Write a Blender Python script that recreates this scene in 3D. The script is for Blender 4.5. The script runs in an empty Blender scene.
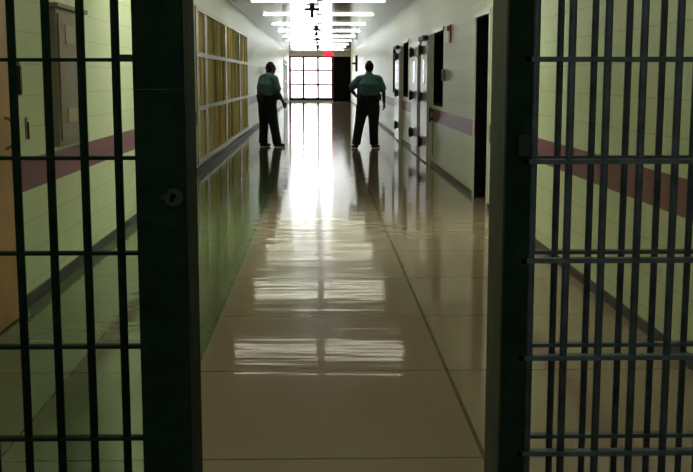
import bpy, bmesh, math, random
from mathutils import Vector, Matrix
random.seed(7)
S = bpy.context.scene
COL = S.collection

# ------------------------------------------------------------------ camera
FPX = 1080.0
cam_d = bpy.data.cameras.new('camera'); cam = bpy.data.objects.new('camera', cam_d); COL.objects.link(cam)
cam_d.sensor_width = 36.0; cam_d.sensor_fit = 'HORIZONTAL'; cam_d.lens = FPX / 693.0 * 36.0
cam_d.clip_start = 0.05; cam_d.clip_end = 300
cam.location = (0, 0, 1.45)
cam.rotation_euler = (math.radians(90) - math.atan(158.5 / FPX), 0, -math.atan(0.02428))
S.camera = cam
# ------------------------------------------------------------------ world, exposure
w = bpy.data.worlds.new('world'); S.world = w; w.use_nodes = True
w.node_tree.nodes['Background'].inputs[0].default_value = (0.62, 0.78, 0.55, 1)
w.node_tree.nodes['Background'].inputs[1].default_value = 0.3
S.view_settings.view_transform = 'Standard'; S.view_settings.look = 'None'
S.view_settings.gamma = 1.0; S.view_settings.use_curve_mapping = False
S.view_settings.exposure = 0.38
LAMP_E = 6.0
NEAR_E = 5.6
WIN_E = 7.5
FLOOR_R = 0.075

# ------------------------------------------------------------------ materials
def new_mat(name):
    m = bpy.data.materials.new(name); m.use_nodes = True
    return m, m.node_tree, m.node_tree.nodes['Principled BSDF']

def mat(name, col, rough=0.5, metal=0.0, noise=0.0, scale=8.0, spec=0.5, emit=None, es=0.0, bump=0.0):
    m, nt, b = new_mat(name)
    b.inputs['Base Color'].default_value = (*col, 1); b.inputs['Roughness'].default_value = rough
    b.inputs['Metallic'].default_value = metal; b.inputs['Specular IOR Level'].default_value = spec
    if noise or bump:
        tc = nt.nodes.new('ShaderNodeTexCoord'); n = nt.nodes.new('ShaderNodeTexNoise')
        n.inputs['Scale'].default_value = scale; n.inputs['Detail'].default_value = 4
        nt.links.new(tc.outputs['Object'], n.inputs['Vector'])
        if noise:
            r = nt.nodes.new('ShaderNodeValToRGB')
            r.color_ramp.elements[0].position = 0.3; r.color_ramp.elements[1].position = 0.7
            r.color_ramp.elements[0].color = (*[c * (1 - noise) for c in col], 1)
            r.color_ramp.elements[1].color = (*[min(1, c * (1 + noise)) for c in col], 1)
            nt.links.new(n.outputs['Fac'], r.inputs[0]); nt.links.new(r.outputs[0], b.inputs['Base Color'])
        if bump:
            bp = nt.nodes.new('ShaderNodeBump'); bp.inputs['Strength'].default_value = bump; bp.inputs['Distance'].default_value = 0.01
            nt.links.new(n.outputs['Fac'], bp.inputs['Height']); nt.links.new(bp.outputs[0], b.inputs['Normal'])
    if emit:
        b.inputs['Emission Color'].default_value = (*emit, 1); b.inputs['Emission Strength'].default_value = es
    return m

class NT:
    """tiny helper for maths on node sockets"""
    def __init__(s, nt): s.nt = nt
    def m(s, op, a, b=None, c=None):
        n = s.nt.nodes.new('ShaderNodeMath'); n.operation = op
        for i, v in enumerate((a, b, c)):
            if v is None: continue
            if hasattr(v, 'links'): s.nt.links.new(v, n.inputs[i])
            else: n.inputs[i].default_value = v
        return n.outputs[0]
    def mix(s, f, a, b):
        n = s.nt.nodes.new('ShaderNodeMix'); n.data_type = 'RGBA'
        for sock, v in ((n.inputs[0], f), (n.inputs[6], a), (n.inputs[7], b)):
            if hasattr(v, 'links'): s.nt.links.new(v, sock)
            else: sock.default_value = v if isinstance(v, float) else (*v, 1)
        return n.outputs[2]
    def line(s, c, pos, hw):
        return s.m('LESS_THAN', s.m('ABSOLUTE', s.m('SUBTRACT', c, pos)), hw)
    def repeat(s, c, off, step, hw):     # thin lines every step
        t = s.m('FRACT', s.m('DIVIDE', s.m('SUBTRACT', c, off - hw), step))
        return s.m('LESS_THAN', t, 2 * hw / step)
    def noise(s, vec, scale, detail=3, sc3=None):
        if sc3:
            mp = s.nt.nodes.new('ShaderNodeMapping'); mp.inputs['Scale'].default_value = sc3
            s.nt.links.new(vec, mp.inputs[0]); vec = mp.outputs[0]
        n = s.nt.nodes.new('ShaderNodeTexNoise'); n.inputs['Scale'].default_value = scale; n.inputs['Detail'].default_value = detail
        s.nt.links.new(vec, n.inputs['Vector']); return n.outputs['Fac']
    def bump(s, h, strength, dist=0.01):
        bp = s.nt.nodes.new('ShaderNodeBump'); bp.inputs['Strength'].default_value = strength; bp.inputs['Distance'].default_value = dist
        s.nt.links.new(h, bp.inputs['Height']); return bp.outputs[0]

def pos(nt):
    g = nt.nodes.new('ShaderNodeNewGeometry'); sx = nt.nodes.new('ShaderNodeSeparateXYZ')
    nt.links.new(g.outputs['Position'], sx.inputs[0]); return g.outputs['Position'], sx.outputs[0], sx.outputs[1], sx.outputs[2]

JY, STEP = 3.985, 1.255
def floor_mat():
    m, nt, b = new_mat('polished_terrazzo'); h = NT(nt); P, x, y, z = pos(nt)
    big = h.noise(P, 0.9, 4); fine = h.noise(P, 60, 2)
    tan = h.mix(big, (0.32, 0.236, 0.17), (0.41, 0.31, 0.228))
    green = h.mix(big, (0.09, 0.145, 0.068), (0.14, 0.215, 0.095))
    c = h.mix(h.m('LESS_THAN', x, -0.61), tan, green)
    c = h.mix(h.m('MULTIPLY', fine, 0.25), c, (0.10, 0.08, 0.06))
    j = h.repeat(y, JY, STEP, 0.006)
    for px_, hw in ((0.63, 0.009), (-1.235, 0.005)):
        j = h.m('MAXIMUM', j, h.line(x, px_, hw))
    c = h.mix(h.m('MULTIPLY', j, 0.8), c, (0.05, 0.025, 0.018))
    c = h.mix(h.line(x, -0.61, 0.008), c, (0.30, 0.27, 0.20))
    nt.links.new(c, b.inputs['Base Color'])
    rn = h.noise(P, 1.6, 3, (1, 0.5, 1))
    nt.links.new(h.m('ADD', FLOOR_R - 0.03, h.m('MULTIPLY', rn, 0.06)), b.inputs['Roughness'])
    wav = h.noise(P, 1.0, 2, (0.8, 4.5, 1))
    nt.links.new(h.bump(wav, 0.14, 0.02), b.inputs['Normal'])
    b.inputs['Specular IOR Level'].default_value = 0.28
    return m

def wall_mat():
    m, nt, b = new_mat('painted_block_wall'); h = NT(nt); P, x, y, z = pos(nt)
    big = h.noise(P, 0.7, 3)
    c = h.mix(big, (0.62, 0.71, 0.45), (0.72, 0.80, 0.54))
    stripe = h.m('LESS_THAN', h.m('ABSOLUTE', h.m('SUBTRACT', z, 0.836)), 0.100)
    c = h.mix(stripe, c, (0.19, 0.045, 0.06))
    row = h.m('FLOOR', h.m('DIVIDE', h.m('SUBTRACT', z, 0.136), 0.2))
    sh = h.m('MULTIPLY', h.m('FRACT', h.m('MULTIPLY', row, 0.5)), 0.4)
    ver = h.repeat(h.m('ADD', y, sh), 0.0, 0.4, 0.0045)
    hor = h.repeat(z, 0.136, 0.2, 0.0045)
    j = h.m('MAXIMUM', ver, hor)
    c = h.mix(h.m('MULTIPLY', j, 0.22), c, (0.12, 0.10, 0.07))
    nt.links.new(c, b.inputs['Base Color'])
    b.inputs['Roughness'].default_value = 0.36; b.inputs['Specular IOR Level'].default_value = 0.5
    hh = h.m('SUBTRACT', h.m('MULTIPLY', h.noise(P, 45, 3), 0.25), j)
    nt.links.new(h.bump(hh, 0.25, 0.003), b.inputs['Normal'])
    return m

def ceil_mat():
    m, nt, b = new_mat('metal_pan_ceiling'); h = NT(nt); P, x, y, z = pos(nt)
    j = h.m('MAXIMUM', h.repeat(x, 0.31, 0.62, 0.008), h.repeat(y, 0.0, 1.6, 0.010))
    c = h.mix(h.m('MULTIPLY', j, 0.8), h.mix(h.noise(P, 0.8, 3), (0.52, 0.51, 0.45), (0.64, 0.62, 0.55)), (0.05, 0.05, 0.05))
    nt.links.new(c, b.inputs['Base Color'])
    b.inputs['Roughness'].default_value = 0.13; b.inputs['Specular IOR Level'].default_value = 0.9
    nt.links.new(h.bump(h.noise(P, 1.2, 2, (0.6, 1.6, 1)), 0.08, 0.02), b.inputs['Normal'])
    return m

M = dict(
    floor=floor_mat(), wall=wall_mat(), ceil=ceil_mat(),
    base=mat('dark_vinyl_baseboard', (0.06, 0.058, 0.062), 0.5, noise=.2),
    gate=mat('dark_green_gate_paint', (0.012, 0.028, 0.018), 0.75, noise=.35, scale=12, bump=.1, spec=.12),
    plate_dark=mat('rubbed_dark_green_steel', (0.03, 0.048, 0.036), 0.6, noise=.3, scale=30),
    bars=mat('worn_blue_grey_bar_paint', (0.10, 0.115, 0.15), 0.5, noise=.4, scale=14, bump=.1),
    jamb=mat('worn_grey_green_jamb_paint', (0.065, 0.09, 0.065), 0.6, noise=.3, scale=9),
    black=mat('black_paint', (0.003, 0.003, 0.003), 0.9, noise=.1, spec=.1),
    hard=mat('black_iron_hardware', (0.012, 0.010, 0.010), 0.5, noise=.2),
    lockbox=mat('dark_red_brown_lock_paint', (0.018, 0.010, 0.009), 0.5, noise=.2),
    white=mat('pale_grey_door_paint', (0.60, 0.58, 0.56), 0.28, noise=.05),
    cream=mat('cream_frame_paint', (0.52, 0.47, 0.30), 0.35, noise=.1),
    dglass=mat('dark_window_glass', (0.008, 0.008, 0.010), 0.12),
    orange=mat('varnished_orange_wood', (0.50, 0.27, 0.11), 0.4, noise=.18, scale=3),
    cab=mat('grey_brown_cabinet_paint', (0.27, 0.23, 0.18), 0.45, noise=.1),
    plate=mat('pale_notice_plate', (0.40, 0.37, 0.24), 0.5, noise=.05),
    red=mat('red_alarm_plastic', (0.42, 0.03, 0.02), 0.35, noise=.05),
    exitm=mat('lit_red_sign', (0.4, 0.01, 0.02), 0.4, emit=(1, 0.02, 0.05), es=1.3),
    mull=mat('dark_red_mullion_paint', (0.16, 0.02, 0.035), 0.4, noise=.1),
    header=mat('grey_header_paint', (0.42, 0.41, 0.36), 0.5, noise=.1),
    lamp=mat('lamp_diffuser', (0.9, 0.9, 0.85), 0.4, emit=(0.97, 1.0, 0.78), es=LAMP_E),
    lampn=mat('added_near_fill_diffuser', (0.9, 0.9, 0.85), 0.4, emit=(1.0, 0.97, 0.74), es=NEAR_E * 0.9),
    lampd=mat('far_lamp_diffuser', (0.9, 0.9, 0.85), 0.4, emit=(0.95, 0.98, 1.0), es=LAMP_E * 1.7),
    lampc=mat('added_wall_fill_diffuser', (0.9, 0.9, 0.85), 0.4, emit=(0.97, 1.0, 0.74), es=NEAR_E * 4.6),
    lampw=mat('weak_lamp_diffuser', (0.9, 0.9, 0.85), 0.4, emit=(1.0, 0.95, 0.80), es=3.5),  # weaker emission, keeps its floor reflection faint
    lampv=mat('added_gate_fill_diffuser', (0.9, 0.9, 0.85), 0.4, emit=(0.80, 1.0, 0.92), es=4.5),
    lampf=mat('lamp_housing', (0.55, 0.54, 0.48), 0.4, noise=.05),
    day=mat('daylight_window_glass', (0.9, 0.93, 1), 0.2, emit=(0.90, 0.95, 1.0), es=WIN_E),
    skin=mat('skin', (0.13, 0.065, 0.045), 0.65, noise=.08, scale=20),
    hair=mat('dark_hair', (0.008, 0.006, 0.005), 0.95, noise=.3, scale=40),
    shirt=mat('teal_green_shirt_cloth', (0.07, 0.175, 0.215), 0.8, noise=.12, scale=10, bump=.3),
    trou=mat('black_trouser_cloth', (0.010, 0.009, 0.012), 0.85, noise=.2, scale=10, bump=.3),
    shoe=mat('black_leather', (0.008, 0.008, 0.008), 0.35, noise=.1),
    eye=mat('dark_eye', (0.02, 0.015, 0.012), 0.2),
    brass=mat('dull_steel', (0.25, 0.24, 0.2), 0.35, metal=.8, noise=.1),
)
def slat_mat(i):
    base = [(0.95, 0.76, 0.27), (0.86, 0.66, 0.24), (0.66, 0.46, 0.18), (0.86, 0.76, 0.33), (0.50, 0.36, 0.15)][i]
    return mat('golden_slat_' + 'abcde'[i], base, 0.75, noise=.15, scale=2, spec=.15)
SL = [slat_mat(i) for i in range(5)]

# ------------------------------------------------------------------ geometry helpers
def box(bm, x0, x1, y0, y1, z0, z1, bev=0.0):
    r = bmesh.ops.create_cube(bm, size=1.0)
    bmesh.ops.scale(bm, vec=(abs(x1 - x0), abs(y1 - y0), abs(z1 - z0)), verts=r['verts'])
    bmesh.ops.translate(bm, vec=((x0 + x1) / 2, (y0 + y1) / 2, (z0 + z1) / 2), verts=r['verts'])
    if bev:
        e = list({e for v in r['verts'] for e in v.link_edges})
        bmesh.ops.bevel(bm, geom=e, offset=bev, segments=2, affect='EDGES')
def cyl(bm, a, b, r, n=16, r2=None):
    a, b = Vector(a), Vector(b); d = b - a
    mt = Matrix.Translation((a + b) / 2) @ d.to_track_quat('Z', 'Y').to_matrix().to_4x4()
    bmesh.ops.create_cone(bm, cap_ends=True, segments=n, radius1=r, radius2=r if r2 is None else r2, depth=d.length, matrix=mt)
def ball(bm, c, r, sc=(1, 1, 1), n=16):
    mt = Matrix.Translation(c) @ Matrix.Diagonal((*sc, 1))
    bmesh.ops.create_uvsphere(bm, u_segments=n, v_segments=n // 2 + 2, radius=r, matrix=mt)
def obj(name, bm, m, parent=None, smooth=False):
    me = bpy.data.meshes.new(name); bmesh.ops.recalc_face_normals(bm, faces=bm.faces); bm.to_mesh(me); bm.free()
    for mm in (m if isinstance(m, (list, tuple)) else [m]): me.materials.append(mm)
    if smooth:
        for p in me.polygons: p.use_smooth = True
    o = bpy.data.objects.new(name, me); COL.objects.link(o)
    if parent:
        o.parent = parent; o.matrix_parent_inverse = Matrix.Translation(-parent.location)
    return o
def bobj(name, args, m, parent=None, bev=0.0):
    bm = bmesh.new(); box(bm, *args, bev=bev); return obj(name, bm, m, parent)
def tag(o, label, cat, group=None):
    o['label'] = label; o['category'] = cat
    if group: o['group'] = group
    return o
def thing(name, loc, label, cat, group=None):
    o = bpy.data.objects.new(name, None); COL.objects.link(o); o.location = loc
    return tag(o, label, cat, group)
def struct(o): o['kind'] = 'structure'; return o
def sempty(name, loc):
    o = bpy.data.objects.new(name, None); COL.objects.link(o); o.location = loc; return struct(o)

W = 1.87; H = 3.0; L = 66.0; B0 = -4.0
# ------------------------------------------------------------------ the setting
struct(bobj('floor', (-W - .35, W + .35, B0, L + .3, -0.1, 0), M['floor']))
struct(bobj('ceiling', (-W - .35, W + .35, B0, L + .3, H, H + .1), M['ceil']))
def wall(name, x0, x1, holes):
    bm = bmesh.new(); y = B0
    for (a, b, z0, z1) in sorted(holes):
        box(bm, x0, x1, y, a, 0, H)
        if z0 > 0: box(bm, x0, x1, a, b, 0, z0)
        if z1 < H: box(bm, x0, x1, a, b, z1, H)
        y = b
    box(bm, x0, x1, y, L, 0, H)
    return struct(obj(name, bm, M['wall']))
HL = [(16.52, 28.35, 0.12, 2.52)]
HR = [(12.0, 13.1, 0.0, 2.15), (16.55, 17.95, 1.0, 2.16), (23.12, 24.5, 1.03, 2.2), (26.5, 28.0, 1.07, 2.2)]
wall('wall_left', -W - .35, -W, HL)
wall('wall_right', W, W + .35, HR)
def baseb(name, xs, segs):
    bm = bmesh.new()
    for a, b in segs: box(bm, *xs, a, b, 0, 0.085 if xs[0] < 0 else 0.065)
    return struct(obj(name, bm, M['base']))
baseb('baseboard_left', (-W, -W + .015), [(B0, 5.25), (6.68, L)])
baseb('baseboard_right', (W - .015, W), [(B0, 11.93), (13.17, 18.1), (21.6, 24.6), (26.3, L)])

# end wall and its big daylight window
ex0, ex1, ez0, ez1 = -1.84, 0.79, 0.17, 2.70
bm = bmesh.new()
box(bm, -W - .35, W + .35, L, L + .3, ez1, H)
box(bm, -W - .35, ex0, L, L + .3, 0, ez1)
box(bm, 1.84, W + .35, L, L + .3, 0, ez1)
box(bm, ex0, ex1, L, L + .3, 0, ez0 - .0)
struct(obj('wall_end', bm, M['header']))
win = sempty('window_1', (-.5, L, ez0))
bobj('pane', (ex0, ex1, L + .10, L + .12, ez0, ez1), M['day'], win)
bm = bmesh.new()
for xx in (ex0 + .04, -1.0, -.12, ex1 - .04): box(bm, xx - .07, xx + .07, L - .02, L + .08, ez0, ez1)
for zz in (ez1 - .03, 1.88, 1.02): box(bm, ex0, ex1, L - .01, L + .07, zz - .055, zz + .055)
obj('window_frame', bm, M['mull'], win)
bobj('window_sill', (ex0, ex1, L - .06, L + .1, ez0 - .07, ez0 + .07), M['black'], win)
dd = sempty('door_5', (1.3, L, 0))
bobj('door_panel', (.83, 1.82, L + .12, L + .18, 0, ez1), M['black'], dd, .01)
bm = bmesh.new(); box(bm, .79, .85, L - .02, L + .12, 0, ez1); box(bm, 1.78, 1.84, L - .02, L + .12, 0, ez1)
obj('door_frame', bm, M['black'], dd)

# ------------------------------------------------------------------ left wall: slatted partition
part = thing('slatted_partition', (-W, 22.4, 0.12), 'long cream-framed partition of golden brown vertical slats, three rows high, in the left wall', 'partition')
ms = [16.68, 17.95, 21.7, 25.45, 28.19]
rz = [0.165, 0.975, 1.80, 2.49]
X0 = -W - .07
for i, y in enumerate(ms):
    bobj('post', (X0, -W + .015, y - .16, y + .16, .12, 2.52), M['cream'], part, .006)
for z, hh in zip(rz, (.04, .035, .035, .03)):
    bobj('rail', (X0 + .01, -W + .02, 16.53, 28.34, z - hh, z + hh), M['cream'], part, .004)
for i in range(4):
    for j in range(3):
        bm = bmesh.new(); y0, y1 = ms[i] + .16, ms[i + 1] - .16; z0, z1 = rz[j] + .03, rz[j + 1] - .03
        n = max(2, round((y1 - y0) / .30)); d = (y1 - y0) / n
        for k in range(n):
            before = len(bm.faces); dep = random.choice((0, .012, .03))
            box(bm, X0 + .01, X0 + .045 + dep, y0 + k * d + .012, y0 + (k + 1) * d - .012, z0, z1)
            bm.faces.ensure_lookup_table(); mi = random.choice((0, 0, 1, 1, 2, 3, 3, 4))
            for f in bm.faces[before:]: f.material_index = mi
        box(bm, X0 - .02, X0 + .01, y0, y1, z0, z1)
        for f in list(bm.faces)[-6:]: f.material_index = 4
        obj('slat_panel', bm, SL, part)

# ------------------------------------------------------------------ left wall near: door, cabinet, fittings
d1 = sempty('door_1', (-W, 5.9, 0))
bobj('door_panel', (-W, -W + .045, 5.30, 6.55, .01, 2.10), M['orange'], d1, .004)
bm = bmesh.new(); box(bm, -W, -W + .03, 6.55, 6.64, 0, 2.18); box(bm, -W, -W + .03, 5.21, 5.30, 0, 2.18); box(bm, -W, -W + .03, 5.21, 6.64, 2.10, 2.18)
obj('door_frame', bm, M['cream'], d1)
bm = bmesh.new()
pts = [Vector((-W + .045 + .06 * math.sin(t), 6.33, 1.13 + .09 * math.cos(t))) for t in [i * math.pi / 8 for i in range(9)]]
for a, b in zip(pts, pts[1:]): cyl(bm, a, b, .009, 10)
obj('door_handle', bm, M['brass'], d1, True)

cb = thing('wall_cabinet', (-W, 8.05, 0.97), 'flat grey-brown metal cabinet high on the left wall behind the gate bars', 'cabinet')
bobj('body', (-W, -W + .05, 7.62, 8.52, .97, 1.93), M['cab'], cb, .006)
bobj('door', (-W + .05, -W + .062, 7.66, 8.48, 1.01, 1.89), M['cab'], cb, .003)
bobj('top_lip', (-W, -W + .08, 7.58, 8.56, 1.93, 1.96), M['cab'], cb, .004)
bobj('label_plate', (-W + .062, -W + .068, 7.84, 8.12, 1.69, 1.82), M['plate'], cb)
bobj('label_plate', (-W + .062, -W + .068, 7.84, 8.12, 1.13, 1.23), M['plate'], cb)

t = thing('wall_intercom', (-W, 6.82, 1.3), 'narrow black box high on the cream wall beside the orange door', 'intercom')
bobj('body', (-W, -W + .018, 6.78, 6.84, 1.34, 1.53), M['hard'], t, .008)
bobj('bracket', (-W, -W + .012, 6.80, 6.83, 1.53, 1.55), M['brass'], t)
t = thing('key_switch', (-W, 6.95, 1.1), 'small dark key switch on the left wall below the narrow black box', 'switch')
bobj('plate', (-W, -W + .006, 6.92, 6.97, 1.06, 1.20), M['cab'], t, .003)
bm = bmesh.new(); cyl(bm, (-W + .01, 6.945, 1.13), (-W + .016, 6.945, 1.13), .014)
box(bm, -W + .010, -W + .018, 6.938, 6.952, 1.06, 1.17); obj('key', bm, M['hard'], t)

t = thing('wall_sign', (-W, 37.2, 1.62), 'small dark and pale wall bracket sign far along the left wall past the partition', 'sign')
bobj('bracket', (-W, -W + .10, 37.17, 37.23, 1.76, 1.80), M['hard'], t)
bobj('panel', (-W + .02, -W + .24, 37.18, 37.22, 1.50, 1.76), M['plate'], t, .004)

# folded grille on the left near the end
t = thing('folding_grille', (-W, 56, 0), 'pale steel grille leaf with red rails against the left wall beside the bright end window', 'grille')
for yy in (55.5, 61.5):
    bobj('post', (-W + .02, -W + .05, yy - .03, yy + .03, 0, 2.6), M['white'], t)
for zz in (.2, 1.25, 2.15, 2.35):
    bobj('rail', (-W + .02, -W + .06, 55.5, 61.5, zz - .03, zz + .03), M['mull'], t)
for k in range(1, 8):
    bobj('bar', (-W + .03, -W + .05, 55.5 + k * .75 - .01, 55.5 + k * .75 + .01, .2, 2.35), M['white'], t)

# ------------------------------------------------------------------ right wall openings
d2 = sempty('door_2', (W, 12.55, 0))
bobj('door_panel', (W + .28, W + .33, 12.03, 13.07, 0.0, 2.12), M['black'], d2, .004)
bm = bmesh.new()
box(bm, W + .004, W + .35, 12.0, 12.03, 0, 2.15); box(bm, W + .004, W + .35, 13.07, 13.1, 0, 2.15); box(bm, W + .004, W + .35, 12.03, 13.07, 2.12, 2.15)
obj('door_lining', bm, M['black'], d2)
bm = bmesh.new(); box(bm, W - .02, W, 11.93, 12.0, 0, 2.21); box(bm, W - .012, W, 13.1, 13.17, 0, 2.21); box(bm, W - .02, W, 12.0, 13.1, 2.15, 2.21)
obj('door_frame', bm, M['white'], d2)
bm = bmesh.new(); cyl(bm, (W + .22, 12.14, 1.0), (W + .28, 12.14, 1.0), .03); obj('door_handle', bm, M['brass'], d2)
for i, (a, b, z0, z1) in enumerate(HR[1:]):
    wn = sempty('window_%d' % (i + 2), (W, (a + b) / 2, z0))
    bobj('pane', (W + .16, W + .175, a, b, z0, z1), M['dglass'], wn)
    bm = bmesh.new()
    for q in ((a, a + .04, z0, z1), (b - .04, b, z0, z1), (a, b, z0, z0 + .04), (a, b, z1 - .04, z1)):
        box(bm, W + .003, W + .2, *q)
    obj('window_lining', bm, M['black'], wn)
    bm = bmesh.new(); box(bm, W - .02, W, a - .05, b + .05, z1, z1 + .05)
    obj('window_frame', bm, M['white'], wn)
def steel_door(n, a, b, zt, hz, yh):
    d = sempty('door_%d' % n, (W, (a + b) / 2, 0))
    bm = bmesh.new(); box(bm, W - .05, W, a, a + .10, 0, zt + .1, .004); box(bm, W - .05, W, b - .10, b, 0, zt + .1, .004); box(bm, W - .05, W, a + .1, b - .1, zt, zt + .1, .004)
    obj('door_frame', bm, M['white'], d)
    lf = bobj('door_panel', (W - .075, W, a + .11, b - .11, .02, zt - .01), M['white'], d, .006)
    bobj('vision_panel', (W - .08, W - .074, (a + b) / 2 - .12, (a + b) / 2 + .12, 1.35, 1.75), M['dglass'], lf)
    for z in hz:
        bm = bmesh.new(); box(bm, W - .15, W - .03, yh - .11, yh + .11, z - .07, z + .07, .008)
        cyl(bm, (W - .12, yh, z - .095), (W - .12, yh, z + .095), .022)
        obj('hinge', bm, M['hard'], d)
steel_door(3, 18.15, 19.55, 2.05, (1.93, 1.12, .33), 19.15)
steel_door(4, 20.0, 21.55, 2.02, (1.93, 1.11, .40), 21.05)
steel_door(6, 24.65, 26.25, 2.05, (1.93, 1.10, .36), 25.2)
t = bpy.data.objects['door_3']
bobj('door_closer', (W - .14, W - .05, 18.4, 19.3, 2.08, 2.15), M['hard'], t, .006)
bobj('door_closer', (W - .14, W - .05, 24.9, 25.9, 2.10, 2.17), M['hard'], bpy.data.objects['door_6'], .006)

t = thing('fire_alarm', (W, 15.73, 1.95), 'red fire alarm on the right wall above the dark window and switch box', 'alarm')
bobj('back_box', (W - .02, W, 15.60, 15.80, 1.94, 2.20), M['red'], t, .008)
bobj('strobe', (W - .045, W - .02, 15.69, 15.77, 2.10, 2.19), M['red'], t, .012)
t = thing('switch_box', (W, 16.28, 1.4), 'small grey switch box on the right wall beside the near dark window', 'switch')
bobj('box', (W - .045, W, 16.22, 16.36, 1.40, 1.57), M['cab'], t, .006)
bobj('toggle', (W - .06, W - .045, 16.27, 16.31, 1.46, 1.51), M['hard'], t)
t = thing('door_pull', (W, 17.95, .75), 'black vertical pull with a hanging cord beneath the near dark window', 'handle')
bobj('grip', (W - .07, W - .045, 17.88, 17.98, .72, .97), M['hard'], t, .006)
bobj('mount', (W - .045, W, 17.90, 17.96, .90, .94), M['hard'], t)
bobj('mount', (W - .045, W, 17.90, 17.96, .75, .79), M['hard'], t)
bobj('cord', (W - .01, W - .002, 17.90, 17.915, .16, .76), M['hard'], t)
t = thing('wall_post', (W, 57, 0), 'narrow dark box on the far right wall beside the dark end door', 'wall box')
bobj('body', (W - .10, W, 54.5, 55.3, 1.75, 2.55), M['hard'], t, .01)
bobj('arm', (W - .26, W - .10, 54.8, 54.95, 2.1, 2.2), M['hard'], t)

# ------------------------------------------------------------------ ceiling fixtures
def ceiling_light(y, m, label, group=None):
    t = thing('ceiling_light', (0, y, H), label, 'ceiling light', group)
    bobj('housing', (-1.42, 1.36, y - .14, y + .14, H - .012, H), M['lampf'], t, .004)
    for a, b in ((-1.39, -.07), (.07, 1.33)): bobj('diffuser', (a, b, y - .11, y + .11, H - .026, H - .012), m, t, .004)
    return t
ys = [17.15, 22.45, 27.3, 32.05, 36.8, 41.7, 46.5, 51.3, 56.1, 60.9]
names = {22.45: 'fluorescent strip light at the top edge of the picture, nearest one in view',
         27.3: 'fluorescent strip light second from the top edge, just behind the nearest ceiling camera',
         32.05: 'fluorescent strip light on the ceiling, third from the top edge',
         36.8: 'fluorescent strip light on the ceiling, fourth from the top edge',
         41.7: 'fluorescent strip light on the ceiling, fifth from the top edge'}
for y in ys:
    if y < 13: ceiling_light(y, M['lampn'], 'ceiling strip light just above the top of the picture, before the dark right doorway'); continue
    if y in names: ceiling_light(y, M['lampd' if y > 36 else 'lamp'], names[y])
    elif y < 20: ceiling_light(y, M['lampw'], 'ceiling strip light whose reflection shows lowest on the polished floor')
    elif y < 50: ceiling_light(y, M['lampd'], 'sixth fluorescent strip light from the top edge, the last before the far glare')
    else: ceiling_light(y, M['lampd'], {51.3: 'distant ceiling strip light seventh from the top edge, in front of the farthest camera', 56.1: 'second farthest ceiling strip light, just behind the farthest ceiling camera', 60.9: 'farthest ceiling strip light, nearest the red hanging sign and end window'}[y])
ceiling_light(4.9, M['lampn'], 'added unseen fill light directly past the barred gates, above the picture')  # added lamp outside the view, brightens the near floor and walls
ceiling_light(0.4, M['lampv'], 'added unseen fill light on the near side of the barred gates')  # unseen lamp added to light the gate fronts and near floor
ceiling_light(10.4, M['lampc'], 'added unseen fill light second past the barred gates, above the picture')  # strong fill lamp added out of view for the mid-corridor walls

CL = {24.4: 'largest dark ceiling camera, a crossbar and stem under the ceiling between two strip lights',
      34.9: 'dark ceiling camera second nearest, above the gap between the two guards',
      43.5: 'tiny dark ceiling camera, third along the ceiling',
      54.0: 'farthest tiny dark ceiling camera, just before the bright end window'}
for y, lb in CL.items():
    t = thing('ceiling_camera', (-.2, y, H), lb, 'camera', None)
    x = -.17 if y < 30 else -.12
    bm = bmesh.new(); cyl(bm, (x, y, H - .03), (x, y, H), .06, 20); box(bm, x - .16, x + .16, y - .05, y + .05, H - .085, H - .03, .008)
    obj('mount', bm, M['hard'], t)
    bm = bmesh.new(); cyl(bm, (x, y, H - .20), (x, y, H - .07), .035, 16); ball(bm, (x, y, H - .20), .045)
    obj('camera_body', bm, M['hard'], t)
t = thing('exit_sign', (.5, 64.6, H), 'red lit sign hanging from the ceiling in front of the bright end window', 'sign')
bobj('sign_face', (.20, .80, 64.55, 64.63, 2.70, 2.93), M['exitm'], t, .01)
bobj('stem', (.48, .52, 64.57, 64.61, 2.93, H), M['hard'], t)

# ------------------------------------------------------------------ the gates
def bar(x, y, r, m, par, z1=2.9):
    bm = bmesh.new(); cyl(bm, (x, y, .03), (x, y, z1), r, 16); o = obj('bar', bm, m, par)
    for p in o.data.polygons: p.use_smooth = len(p.vertices) == 4
RZ = [.09, .372, .656, .938, 1.218, 1.50, 1.782, 2.064, 2.346, 2.628]
g = thing('barred_gate', (-1.1, 3.2, 0), 'dark green barred gate leaf on the left with a wide lock post at its edge', 'gate')
bm = bmesh.new(); box(bm, -.53, -.385, 3.10, 3.16, .02, 2.95, .005); box(bm, -.40, -.385, 3.16, 3.37, .02, 2.95); box(bm, -.53, -.515, 3.16, 3.30, .02, 2.95)
lp = obj('lock_post', bm, M['gate'], g)
bm = bmesh.new(); cyl(bm, (-.421, 3.085, 1.110), (-.421, 3.10, 1.110), .026, 24); obj('keyhole_plate', bm, M['plate_dark'], lp)
bobj('weld_seam', (-.53, -.385, 3.096, 3.10, 1.415, 1.418), M['plate_dark'], lp)
bm = bmesh.new(); cyl(bm, (-.421, 3.080, 1.114), (-.421, 3.087, 1.114), .008); box(bm, -.429, -.421, 3.080, 3.087, 1.098, 1.114); obj('keyhole', bm, M['black'], lp)
bm = bmesh.new(); cyl(bm, (-.452, 3.090, 1.110), (-.452, 3.10, 1.110), .007); obj('screw', bm, M['plate_dark'], lp)
for k in range(11): bar(-.587 - k * .0985 + .0, 3.16, .0125, M['gate'], g)
for z in RZ: bobj('rail', (-1.84, -.53, 3.145, 3.175, z - .005, z + .005), M['gate'], g)
bobj('latch', (-.575, -.535, 3.135, 3.165, 1.497, 1.515), M['hard'], g, .003)
bobj('end_stile', (-1.86, -1.81, 3.14, 3.18, .02, 2.95), M['gate'], g)

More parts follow.
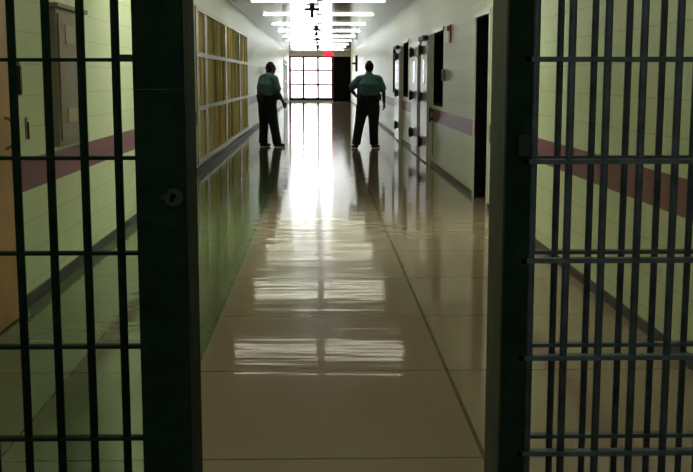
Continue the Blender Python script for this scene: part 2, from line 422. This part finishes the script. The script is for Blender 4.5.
def grille(y, label, xs0, rail_r, bar_r):
    g = thing('barred_gate', (1.1, y, 0), label, 'gate')
    for k in range(13): bar(xs0 + k * .0995, y, bar_r, M['bars'], g)
    for z in RZ: bobj('rail', (xs0 - .03, 1.84, y - .015, y + .015, z - rail_r, z + rail_r), M['bars'], g)
    bobj('end_stile', (1.81, 1.86, y - .02, y + .02, .02, 2.95), M['bars'], g)
    return g
ga = grille(3.0, 'nearer of the two overlapping barred panels on the right, with a dark green edge post', .595, .0065, .0108)
bobj('edge_post', (.517, .584, 2.985, 3.03, .02, 2.95), M['gate'], ga, .004)
bobj('lock_box', (.545, .577, 2.955, 2.985, 1.235, 1.295), M['lockbox'], ga, .004)
gb = grille(3.15, 'farther of the two overlapping barred panels on the right, with a narrow stile', .595, .0055, .0100)
gp = thing('gate_jamb', (.55, 3.2, 0), 'worn grey-green steel jamb at the right edge of the gate opening', 'jamb')
bobj('jamb_face', (.519, .533, 3.032, 3.29, .0, 2.95), M['jamb'], gp)
bobj('return_flange', (.533, .568, 3.26, 3.29, .0, 2.95), M['jamb'], gp)

# ------------------------------------------------------------------ people
def tube(bm, pts, rad, wide=(1, 0, 0), n=16, cap=True):
    """loft of ellipses: rad = (half width along 'wide', half depth)"""
    pts = [Vector(p) for p in pts]; rad = [(r, r) if not isinstance(r, tuple) else r for r in rad]; wide = Vector(wide)
    if cap:
        def ext(i, j):
            d = (pts[i] - pts[j]).normalized(); r = min(rad[i])
            return [(pts[i] + d * r * math.sin(a) * .8, tuple(q * math.cos(a) for q in rad[i])) for a in (.5, 1.0, 1.35)]
        A = ext(0, 1)[::-1]; Z = ext(-1, -2)
        pts = [a[0] for a in A] + pts + [a[0] for a in Z]; rad = [a[1] for a in A] + rad + [a[1] for a in Z]
    rings = []
    for i, p in enumerate(pts):
        t = (pts[min(i + 1, len(pts) - 1)] - pts[max(i - 1, 0)]).normalized()
        a = (wide - t * wide.dot(t)).normalized(); b = t.cross(a)
        rings.append([bm.verts.new(p + a * rad[i][0] * math.cos(2 * math.pi * k / n) + b * rad[i][1] * math.sin(2 * math.pi * k / n)) for k in range(n)])
    for r0, r1 in zip(rings, rings[1:]):
        for k in range(n): bm.faces.new((r0[k], r0[(k + 1) % n], r1[(k + 1) % n], r1[k]))
    bm.faces.new(rings[0]); bm.faces.new(rings[-1])
def fused(name, bm, m, parent, vox, sm=3):
    o = obj(name, bm, m, parent)
    r = o.modifiers.new('fuse', 'REMESH'); r.mode = 'VOXEL'; r.voxel_size = vox; r.use_smooth_shade = True
    s = o.modifiers.new('smooth', 'SMOOTH'); s.iterations = sm; s.factor = .5
    return o
def hand(bm, wr, d, palm, side, curl):
    """wr wrist, d = direction to fingers, palm = palm normal, side = direction of thumb"""
    wr, d, palm, side = Vector(wr), Vector(d).normalized(), Vector(palm).normalized(), Vector(side).normalized()
    tube(bm, [wr - d * .02, wr + d * .02, wr + d * .06, wr + d * .095], [(.027, .020), (.032, .018), (.041, .016), (.040, .013)], wide=side)
    for k, (o_, ln) in enumerate(((.030, .070), (.010, .080), (-.010, .074), (-.029, .058))):
        p = wr + d * .085 + side * o_; pts = [p - d * .02]; dd_ = d.copy(); ang = 0
        for s_ in (0, .42, .32, .26):
            if s_: pts.append(pts[-1] + dd_ * (ln * s_ + (.02 if s_ == .42 else 0)))
            ang += curl; dd_ = (d * math.cos(ang) + palm * math.sin(ang))
        tube(bm, pts, [.0098, .0092, .0088, .0075], wide=side, n=10)
    p = wr + d * .025 + side * .028
    tube(bm, [p - side * .012, p + side * .018 + d * .025 + palm * .008, p + side * .025 + d * .052 + palm * .018, p + side * .022 + d * .072 + palm * .026], [.014, .012, .0105, .008], wide=palm, n=10)

def rotz(v, a):
    return Vector((v[0] * math.cos(a) - v[1] * math.sin(a), v[0] * math.sin(a) + v[1] * math.cos(a), v[2]))

def person(loc, label, P):
    t = thing('person', loc, label, 'person')
    O = Vector(loc)
    def q(p): return O + Vector(p)
    yaw = P['yaw']; R_ = rotz((1, 0, 0), yaw); Fw = rotz((0, 1, 0), yaw)      # body right / forward
    hyaw = P['head_yaw']; hR = rotz((1, 0, 0), hyaw); hF = rotz((0, 1, 0), hyaw)
    Z = Vector((0, 0, 1))
    hc = q(P['head']); sp = [q(p) for p in P['spine']]        # hips, waist, belly, chest, shoulders, neck base
    tr = P['torso_r']
    def arms(bm, grow, stop_sleeve):
        for s in ('L', 'R'):
            sh, el, wr = [q(p) for p in P['arm' + s]]
            if stop_sleeve:
                e = sh.lerp(el, .80); tube(bm, [sh, sh.lerp(el, .4), e], [.080, .080, .084])
            else:
                tube(bm, [sh, sh.lerp(el, .5), el, el.lerp(wr, .35), wr], [.062, .050, .043, .042, .027])
    # body
    bm = bmesh.new()
    tube(bm, sp[:5], [(a - .02, b - .02) for a, b in tr[:5]], wide=R_, n=24)
    tube(bm, [sp[4], sp[5], hc + hF * .0 - Z * .05], [.075, .066, .060], wide=R_)
    # head: cranium, jaw, nose, ears, brow
    tube(bm, [hc - Z * .105 + hF * .030, hc - Z * .06 + hF * .018, hc + Z * .0, hc + Z * .06 - hF * .005, hc + Z * .095 - hF * .01],
         [(.048, .052), (.064, .075), (.077, .095), (.073, .092), (.048, .062)], wide=hR, n=20)
    tube(bm, [hc + hF * .090 + Z * .012, hc + hF * .108 - Z * .022], [.010, .015], wide=hR, n=10)
    tube(bm, [hc + hF * .086 - Z * .055 - hR * .02, hc + hF * .092 - Z * .055, hc + hF * .086 - Z * .055 + hR * .02], [.008, .011, .008], wide=Z, n=8)
    tube(bm, [hc + hF * .085 + Z * .030 - hR * .035, hc + hF * .090 + Z * .032, hc + hF * .085 + Z * .030 + hR * .035], [.009, .009, .009], wide=Z, n=8)
    for s in (-1, 1):
        tube(bm, [hc + hR * s * .080 - Z * .025 - hF * .005, hc + hR * s * .086 + Z * .005 - hF * .012, hc + hR * s * .084 + Z * .026 - hF * .012], [(.007, .012), (.008, .020), (.007, .016)], wide=hR, n=10)
    arms(bm, 0, False)
    for s in ('L', 'R'):
        wr = q(P['arm' + s][2]); d, pa, si, cu = P['hand' + s]
        hand(bm, wr, d, pa, si, cu)
        hp, kn, an, toe = [q(p) for p in P['leg' + s]]
        tube(bm, [hp, hp.lerp(kn, .5), kn, kn.lerp(an, .4), an], [.085, .075, .056, .052, .038], wide=R_)
        tube(bm, [an - Z * .03, an.lerp(toe, .5) - Z * .02, toe], [.035, .034, .028])
    fused('body', bm, M['skin'], t, .0065, 3)
    # eyes
    for s in (-1, 1):
        bm = bmesh.new(); ball(bm, hc + hF * .086 + hR * s * .032 + Z * .010, .011, n=10); obj('eye', bm, M['eye'], t, True)
    # hair
    bm = bmesh.new()
    tube(bm, [hc - Z * .045 - hF * .050, hc - Z * .01 - hF * .032, hc + Z * .035 - hF * .018, hc + Z * .075 - hF * .010, hc + Z * .100 - hF * .010],
         [(.066, .056), (.086, .074), (.090, .092), (.082, .094), (.056, .068)], wide=hR, n=20)
    fused('hair', bm, M['hair'], t, .009, 2)
    # shirt
    bm = bmesh.new()
    tube(bm, sp[1:5], tr[1:5], wide=R_, n=28)
    tube(bm, [sp[4] - Z * .02, sp[4] + Z * .055, sp[5] - Z * .03], [(tr[4][0] + .02, .105), (.145, .095), (.085, .080)], wide=R_, n=24)
    shl, shr = q(P['armL'][0]), q(P['armR'][0])
    tube(bm, [shl, sp[4] + Z * .015, shr], [.078, .092, .078], wide=Z)
    arms(bm, .02, True)
    fused('shirt', bm, M['shirt'], t, .011, 4)
    bm = bmesh.new()
    tube(bm, [sp[5] - Z * .06, sp[5] - Z * .03, sp[5] - Z * .008], [.090, .080, .075], wide=R_); fused('collar', bm, M['shirt'], t, .008, 2)
    # trousers
    bm = bmesh.new()
    a = sp[1]; tube(bm, [sp[0] - Z * .04, sp[0], a - Z * .02, a + Z * .025], [(tr[0][0] * .93, tr[0][1] * .95), (tr[0][0] + .006, tr[0][1] + .006), (tr[1][0] + .004, tr[1][1] + .004), (tr[1][0] + .008, tr[1][1] + .008)], wide=R_, n=28, cap=False)
    tube(bm, [sp[0] + Z * .03, sp[0] - Z * .06, sp[0] - Z * .11], [(tr[0][0], tr[0][1]), (tr[0][0] - .01, tr[0][1] - .01), (tr[0][0] - .03, tr[0][1] - .03)], wide=R_, n=24)
    for s in ('L', 'R'):
        hp, kn, an, toe = [q(p) for p in P['leg' + s]]
        tube(bm, [hp + Z * .03, hp.lerp(kn, .35), hp.lerp(kn, .8), kn, kn.lerp(an, .5), an - Z * .015], [(.130, .135), (.124, .124), (.108, .104), (.102, .100), (.094, .094), (.092, .098)], wide=R_, n=20, cap=False)
    fused('trousers', bm, M['trou'], t, .011, 4)
    # belt with pouch
    bm = bmesh.new(); c = a + Z * .025
    tube(bm, [c - Z * .022, c + Z * .022], [(tr[1][0] + .014, tr[1][1] + .014)] * 2, wide=R_, n=32, cap=False)
    bl = obj('belt', bm, M['shoe'], t, True)
    for s_, dx in P['pouches']:
        pc = c + R_ * dx * (tr[1][0] + .02) + Fw * s_ * (tr[1][1] * math.sqrt(max(0, 1 - dx * dx)) + .02)
        bm = bmesh.new(); box(bm, -.035, .035, -.03, .03, -.09, .05, .01)
        bmesh.ops.transform(bm, matrix=Matrix.Translation(pc) @ Matrix.Rotation(yaw, 4, 'Z'), verts=bm.verts); obj('pouch', bm, M['shoe'], t)
    # shoes
    for s in ('L', 'R'):
        an, toe = q(P['leg' + s][2]), q(P['leg' + s][3])
        d = (toe - an); d.z = 0; d.normalize(); sd = Vector((d.y, -d.x, 0)); g0 = Vector((an.x, an.y, O.z))
        tx, ax = (toe - an), 0
        ln = Vector((toe.x - an.x, toe.y - an.y, 0)).length
        bm = bmesh.new()
        tube(bm, [g0 - d * .055 + Z * .048, g0 + Z * .048, g0 + d * ln * .55 + Z * .042, g0 + d * ln + Z * .034], [(.038, .046), (.042, .046), (.050, .041), (.042, .033)], wide=sd, n=20)
        tube(bm, [g0 + Z * .05, g0 + Z * .11], [.044, .042], wide=sd)
        box(bm, 0, 0.001, 0, 0.001, 0.05, 0.051)
        fused('shoe', bm, M['shoe'], t, .008, 2)
    return t

# left guard: turned right, seen from behind his left shoulder
a1 = math.radians(-48)
person((-1.03, 22.85, 0), 'person on the left in a teal short-sleeved shirt and black trousers, stepping to the right', dict(
    yaw=a1, head_yaw=math.radians(-62), head=(.005, .04, 1.635),
    spine=[(-.075, 0, .92), (-.080, 0, 1.05), (-.065, .015, 1.18), (-.065, 0, 1.32), (-.05, 0, 1.43), (-.02, .01, 1.515)],
    torso_r=[(.215, .185), (.225, .205), (.240, .220), (.235, .190), (.185, .120)],
    armL=[(-.18, .14, 1.43), (-.24, .24, 1.18), (-.10, .40, 1.00)], armR=[(.085, -.14, 1.425), (.155, -.18, 1.15), (.255, -.08, .945)],
    handL=((.5, .5, -.8), (.5, -.5, 0), (.6, .5, .3), .25), handR=((.45, .25, -.9), (-.3, .8, 0), (.7, .3, .4), .28),
    legL=[(-.145, .07, .86), (-.155, .08, .48), (-.175, .06, .09), (-.05, .16, .04)],
    legR=[(-.01, -.07, .86), (.06, -.05, .47), (.125, -.05, .09), (.265, .02, .04)],
    pouches=[(-1, .3), (1, .55)]))
# right guard: back to us, left hand on the belt
a2 = math.radians(6)
person((.95, 22.4, 0), 'person on the right seen from behind in a teal shirt, left hand on his hip', dict(
    yaw=a2, head_yaw=math.radians(12), head=(.06, .04, 1.65),
    spine=[(.04, 0, .92), (.045, 0, 1.05), (.05, .01, 1.18), (.055, 0, 1.32), (.055, 0, 1.42), (.055, .01, 1.535)],
    torso_r=[(.225, .165), (.240, .190), (.240, .195), (.245, .165), (.185, .115)],
    armL=[(-.145, .0, 1.42), (-.325, -.02, 1.22), (-.20, .19, 1.07)], armR=[(.255, .0, 1.42), (.355, .0, 1.17), (.375, .06, .925)],
    handL=((.75, .35, -.35), (.3, -.9, 0), (.3, .2, .8), .3), handR=((.05, .2, -1), (-.9, .1, 0), (-.1, .9, .2), .3),
    legL=[(-.075, 0, .86), (-.14, .02, .48), (-.21, 0, .09), (-.27, .15, .04)],
    legR=[(.155, 0, .86), (.155, .02, .48), (.165, 0, .09), (.26, .13, .04)],
    pouches=[(-1, -.75), (-1, .8)]))
# repeats carry a group
for o in COL.objects:
    k = o.name.split('.')[0]
    if o.parent is None and 'label' in o:
        if k == 'ceiling_light': o['group'] = 'strip lights across the corridor ceiling'
        elif k == 'ceiling_camera': o['group'] = 'dark cameras along the ceiling centre'
        elif k == 'barred_gate' and o.location.x > 0: o['group'] = 'overlapping barred panels on the right'
